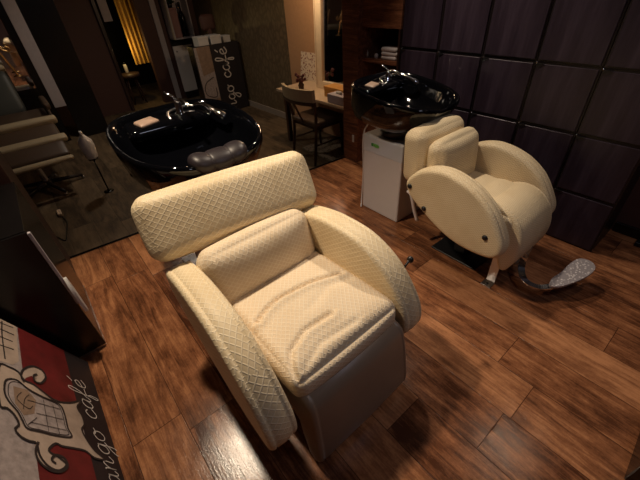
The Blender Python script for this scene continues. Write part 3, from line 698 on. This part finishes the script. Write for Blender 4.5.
MB().lathe([(.035, 0), (.05, .07), (.046, .07), (.03, .06)], (0, 0, 0), 'Z', 18).build('pot', 'black', q)
lf = MB()
for k in range(46):
    a = random.uniform(0, 2 * PI); el = random.uniform(.1, 1.2); L = random.uniform(.05, .12)
    d = Vector((math.cos(a) * math.cos(el), math.sin(a) * math.cos(el), math.sin(el))); sd = d.orthogonal().normalized() * .014
    p0 = Vector((0, 0, .06)) + d * .02; p1 = p0 + d * L; m_ = (p0 + p1) / 2
    lf.add([p0, m_ + sd, p1, m_ - sd], [(0, 1, 2, 3)], False)
lf.build('foliage', 'leaf', q)

q = thing('curtain', 'long golden curtain lit in the dark back room doorway', 'curtain', (-7.50, 1.93, .46))
mb = MB(); nn = 60; vs = []
for zz in (0, .5, 1.2, 1.9):
    for k in range(nn + 1):
        u = k / nn; vs.append(Vector((.022 * math.sin(u * 26) * (1 - .3 * zz / 1.9), -.15 + .30 * u, zz)))
ff = [(a * (nn + 1) + k, a * (nn + 1) + k + 1, (a + 1) * (nn + 1) + k + 1, (a + 1) * (nn + 1) + k) for a in range(3) for k in range(nn)]
vs2 = [v + Vector((-.006, 0, 0)) for v in vs]; o_ = len(vs)
cur = MB().add(vs + vs2, ff + [tuple(i + o_ for i in f[::-1]) for f in ff]).build('cloth', 'gold_cloth', q)
MB().tube([(0, -.20, 1.91), (0, .20, 1.91)], .012, 10).build('rod', 'black', q)
# low items seen in the back room doorway
q = thing('stool', 'dark stool with clutter in the back room doorway', 'stool', (-7.55, 1.62, Z))
MB().lathe([(.02, .46), (.17, .46), (.18, .48), (.17, .52), (.02, .53)], (0, 0, 0), 'Z', 24).build('seat', 'old_brown', q)
for k in range(4):
    a = PI / 4 + k * PI / 2; MB().tube([(math.cos(a) * .10, math.sin(a) * .10, .46), (math.cos(a) * .16, math.sin(a) * .16, 0)], .013, 8).build('leg', 'chair_wood', q)
q = thing('spray_can', 'small pale spray can on the back room stool', 'can', (-7.55, 1.60, .351))
MB().lathe([(.028, 0), (.03, .005), (.03, .12), (.02, .14)], (0, 0, 0), 'Z', 16).build('can_body', 'paper', q); MB().lathe([(.012, .14), (.012, .165), (.008, .17)], (0, 0, 0), 'Z', 12).build('nozzle', 'black', q)
q = thing('notice_card', 'pale notice card hanging in the dark doorway', 'card', (-7.225, 1.47, 1.16))
MB().box(-.012, -.002, 0, .13, .0, .30, bev=.001).build('card', 'grey_strip', q); MB().tube([(-.007, .065, .30), (-.007, .065, .36)], .002, 6).build('hook', 'steel', q)

# styling mirror and lounge chair
q = thing('styling_mirror', 'tall dark mirror panel with a light grey edge strip behind the lounge chair', 'mirror', (-6.20, -.95, Z))
MB().box(-.03, -.005, 0, 1.19, 0, 2.5, bev=.002).build('panel', 'black_wood', q)
MB().box(-.005, .004, .1, 1.10, .75, 2.4, bev=.002).build('mirror_glass', 'mirror', q)
MB().box(-.035, .012, 1.19, 1.33, .47, 2.5, bev=.003).build('edge_strip', 'grey_strip', q)
MB().box(-.035, .0, 1.33, 1.72, 0, 2.5, bev=.002).build('side_panel', 'black_wood', q)
q = thing('scroll_reflection', 'curved gold scroll ornament above the back of the lounge chair', 'reflection', (-6.0, -.05, .78))  # solid gold scroll built in place of a reflection
MB().tube(catmull([(0, -.02, .42), (.0, .02, .32), (0, .10, .25), (0, .13, .28), (0, .10, .31)], 6), .012, 8).build('scroll', 'gold', q)
MB().tube(catmull([(0, .0, .34), (0, .04, .15), (0, .08, 0)], 6), .009, 8).build('stem', 'gold', q)
MB().lathe([(.05, -.02), (.05, -.012), (.012, 0)], (0, .08, 0), 'Z', 16).build('foot', 'gold', q)

q = thing('lounge_chair', 'grey-brown lounge styling chair with cream bands on a five-star base at the far left', 'chair', (-4.60, -.23, Z))
def pad(nm, size, ctr, ry, mat='old_cream', r=.02, par=None): return cushion(size, min(r, min(size) * .45), (.004, .004, .006), (10, 14, 5)).build(nm, mat, par or q, Matrix.Translation(Vector(ctr) + Vector((-.22, -.10, 0))) @ Matrix.Rotation(math.radians(ry), 4, 'Y'))
pad('seat', (.62, .74, .12), (-.50, .06, .56), 0, 'old_brown'); pad('seat_band', (.12, .78, .07), (-.16, .09, .60), 8)
pad('leg_pad', (.30, .74, .06), (.03, .07, .50), 22, 'old_brown'); pad('leg_band', (.10, .78, .06), (.17, .09, .475), 22)
pad('calf_pad', (.22, .72, .05), (.33, .07, .41), 26, 'old_brown'); pad('footrest_band', (.07, .74, .035), (.50, .07, .355), 10)
bk = pad('backrest', (.10, .62, .52), (-.95, -.05, .80), -28, 'dark_grey', .04); pad('backrest_band', (.11, .64, .07), (-1.08, -.05, 1.06), -28, 'old_cream', .03)
for s in (-1, 1): pad('armrest', (.55, .06, .07), (-.50, .06 + s * .40, .72), 0, 'old_brown'); 
for s in (-1, 1): MB().box(-.82, -.62, -.04 + s * .40 - .012, -.04 + s * .40 + .012, .52, .70, bev=.004).build('arm_bracket', 'steel', q)
MB().tube([(0, 0, .08), (-.26, -.04, .5)], .03, 14).build('column', 'steel', q)
MB().lathe([(.03, .05), (.055, .05), (.05, .085), (.03, .10)], (0, 0, 0), 'Z', 18).build('hub', 'chrome', q)
for k in range(5):
    a = math.radians(20 + 72 * k); e = Vector((math.cos(a) * .34, math.sin(a) * .34, .03))
    l = MB().tube([(math.cos(a) * .04, math.sin(a) * .04, .075), tuple(e + Vector((0, 0, .012)))], [.024, .016], 8).build('base_leg', 'black_soft', q)
    MB().lathe([(.012, 0), (.018, .003), (.018, .028), (.01, .034)], (e.x, e.y, 0), 'Z', 12).build('glide', 'chrome', l)
q = thing('spray_bottle', 'milky white spray bottle beside the lounge chair footrest', 'bottle', (-4.02, .25, .20))
MB().lathe([(.04, 0), (.055, .01), (.062, .08), (.068, .13), (.062, .18), (.03, .22), (.018, .24)], (0, 0, 0), 'Z', 20).build('bottle_body', 'clear', q)
MB().box(-.015, .035, -.013, .013, .24, .275, bev=.005).tube([(.03, 0, .26), (.045, 0, .22)], .005, 6).build('trigger_head', 'clear', q)
q = thing('stand', 'slim black stand under the white spray bottle', 'stand', (-4.02, .25, Z))
MB().lathe([(.04, .366), (.045, .370), (.045, .379), (.01, .3795)], (0, 0, 0), 'Z', 18).build('plate', 'black', q)
MB().tube([(0, 0, .366), (0, 0, .01)], .008, 8).build('pole', 'black_wood', q); MB().lathe([(.05, 0), (.05, .004), (.01, .008)], (0, 0, 0), 'Z', 20).build('foot', 'black_wood', q)
q = thing('power_cord', 'thin power cord with a beige plug lying on the grey-brown floor', 'cord', (-3.9, -.27, Z))
MB().tube(catmull([(.10, .03, .012), (.25, .06, .004), (.45, .03, .004), (.60, .0, .004), (.48, -.05, .004)], 6), .004, 6).build('cord', 'black', q)
MB().box(-.02, .10, .015, .05, 0, .03, bev=.008).build('plug', 'beige', q)

# vanity corner
q = thing('vanity_table', 'cream topped vanity table below the cream framed mirror', 'table', (-3.76, 2.36, Z))
MB().box(0, 1.22, 0, .585, .635, .665, bev=.004).build('tabletop', 'table', q)
for (x, y) in ((.05, .10), (.05, .52), (1.17, .06), (1.17, .52)): MB().box(x - .025, x + .025, y - .025, y + .025, 0, .635, bev=.003).build('leg', 'chair_wood', q)
MB().box(.08, 1.14, .50, .53, .45, .635, bev=.002).build('apron', 'chair_wood', q)
q = thing('framed_mirror', 'large cream framed mirror leaning behind the vanity table', 'mirror', (-3.40, 2.72, .486))
MB().box(0, .12, -.03, .01, 0, 1.7, bev=.006).box(.12, .82, -.03, .01, 0, .08, bev=.006)\
    .box(.12, .82, -.03, .01, 1.63, 1.7, bev=.006).box(.82, .86, -.03, .01, 0, 1.7, bev=.006).build('frame', 'frame_cream', q, Matrix.Rotation(math.radians(-2), 4, 'X'))
MB().box(.02, .032, -.034, -.03, .03, 1.67, bev=0).build('frame_line', 'table', q, Matrix.Rotation(math.radians(-2), 4, 'X'))
MB().box(.12, .82, -.008, .005, .07, 1.63, bev=0).build('mirror_glass', 'mirror', q, Matrix.Rotation(math.radians(-2), 4, 'X'))
q = thing('floral_card', 'floral printed card standing on the vanity table against the ochre wall', 'card', (-3.93, 2.86, .4865))
MB().box(0, .32, 0, .012, 0, .31, bev=.001).build('card', 'floral', q, Matrix.Rotation(math.radians(-8), 4, 'X'))
q = thing('dried_flowers', 'small dark red dried flowers in a vase on the vanity table', 'flowers', (-3.46, 2.52, .4855))
MB().lathe([(.02, 0), (.03, .01), (.035, .05), (.02, .08), (.022, .09)], (0, 0, 0), 'Z', 18).build('vase', 'chair_wood', q)
st = MB(); hdm = MB()
for k in range(16):
    a = random.uniform(0, 2 * PI); rr_ = random.uniform(.01, .10); zt = random.uniform(.10, .17); p = Vector((math.cos(a) * rr_, math.sin(a) * rr_ * .7, zt))
    st.tube([(0, 0, .07), tuple(p)], .002, 5)
    bm = bmesh.new(); bmesh.ops.create_icosphere(bm, subdivisions=1, radius=random.uniform(.014, .024)); bm.verts.index_update()
    hdm.add([v.co * random.uniform(.8, 1.15) + p for v in bm.verts], [[v.index for v in f.verts] for f in bm.faces], False); bm.free()
st.build('stems', 'leaf', q); hdm.build('flower_heads', 'flower', q)
q = thing('gift_box', 'orange card box on the vanity table under the mirror', 'box', (-3.02, 2.50, .4855))
MB().box(0, .32, 0, .15, 0, .085, bev=.003).build('box_body', 'orange_box', q); MB().box(-.003, .323, -.003, .153, .085, .105, bev=.003).build('lid', 'orange_box', q)
q = thing('tissue_box', 'pale lilac tissue box at the vanity table front by the walnut column', 'box', (-2.82, 2.37, .4855))
MB().box(0, .24, 0, .12, 0, .085, bev=.006).build('box_body', 'lilac', q)
cushion((.08, .03, .03), .012, (0, 0, .004), (8, 5, 5)).build('tissue', 'paper', q, Matrix.Translation((.12, .06, .095)))

q = thing('dining_chair', 'dark wooden chair with pale curved back pushed toward the vanity table', 'chair', (-3.07, 2.43, Z))
for (x, y) in ((-.20, .17), (.20, .17)): MB().tube([(x, y, .42), (x * 1.03, y + .02, 0)], [.02, .014], 10).build('leg', 'chair_wood', q)
for s in (-1, 1): MB().tube(catmull([(s * .205, -.24, 0), (s * .20, -.19, .42), (s * .235, -.215, .62), (s * .245, -.25, .80)], 5), .017, 10).build('leg', 'chair_wood', q)
cushion((.46, .42, .06), .025, (.004, .004, .01), (14, 14, 5)).build('seat', 'old_brown', q, Matrix.Translation((0, .0, .45)))
MB().box(-.20, .20, -.18, .17, .385, .42, bev=.004).build('seat_frame', 'chair_wood', q)
def bend(nm, z0, z1, mat, th, r_=.012):
    vs = []; K = 20
    for i in range(K + 1):
        u = -1 + 2 * i / K; y = -.24 - .07 * (1 - u * u)
        vs += [(u * .265, y - th / 2, z0), (u * .265, y + th / 2, z0), (u * .265, y + th / 2 - .01, z1), (u * .265, y - th / 2 - .01, z1)]
    ff = [(i * 4 + k, i * 4 + (k + 1) % 4, (i + 1) * 4 + (k + 1) % 4, (i + 1) * 4 + k) for i in range(K) for k in range(4)] + [(0, 1, 2, 3), (K * 4 + 3, K * 4 + 2, K * 4 + 1, K * 4)]
    return MB().add(vs, ff, False).build(nm, mat, q)
bend('back_pad', .70, .82, 'old_cream', .035); bend('back_rail', .665, .70, 'chair_wood', .03)
MB().tube([(-.02, -.31, .68), (0, -.20, .43)], .012, 8).build('back_post', 'chair_wood', q)
for s in (-1, 1): MB().tube([(s * .20, -.21, .22), (s * .20, .18, .22)], .009, 8).build('stretcher', 'chair_wood', q)
o = box('floor_mat', 'rug', (-3.35, -2.62, 2.38, 2.86, Z, Z + .03), None, .006); tag(o, 'patterned mat on the floor beneath the vanity table', 'mat')
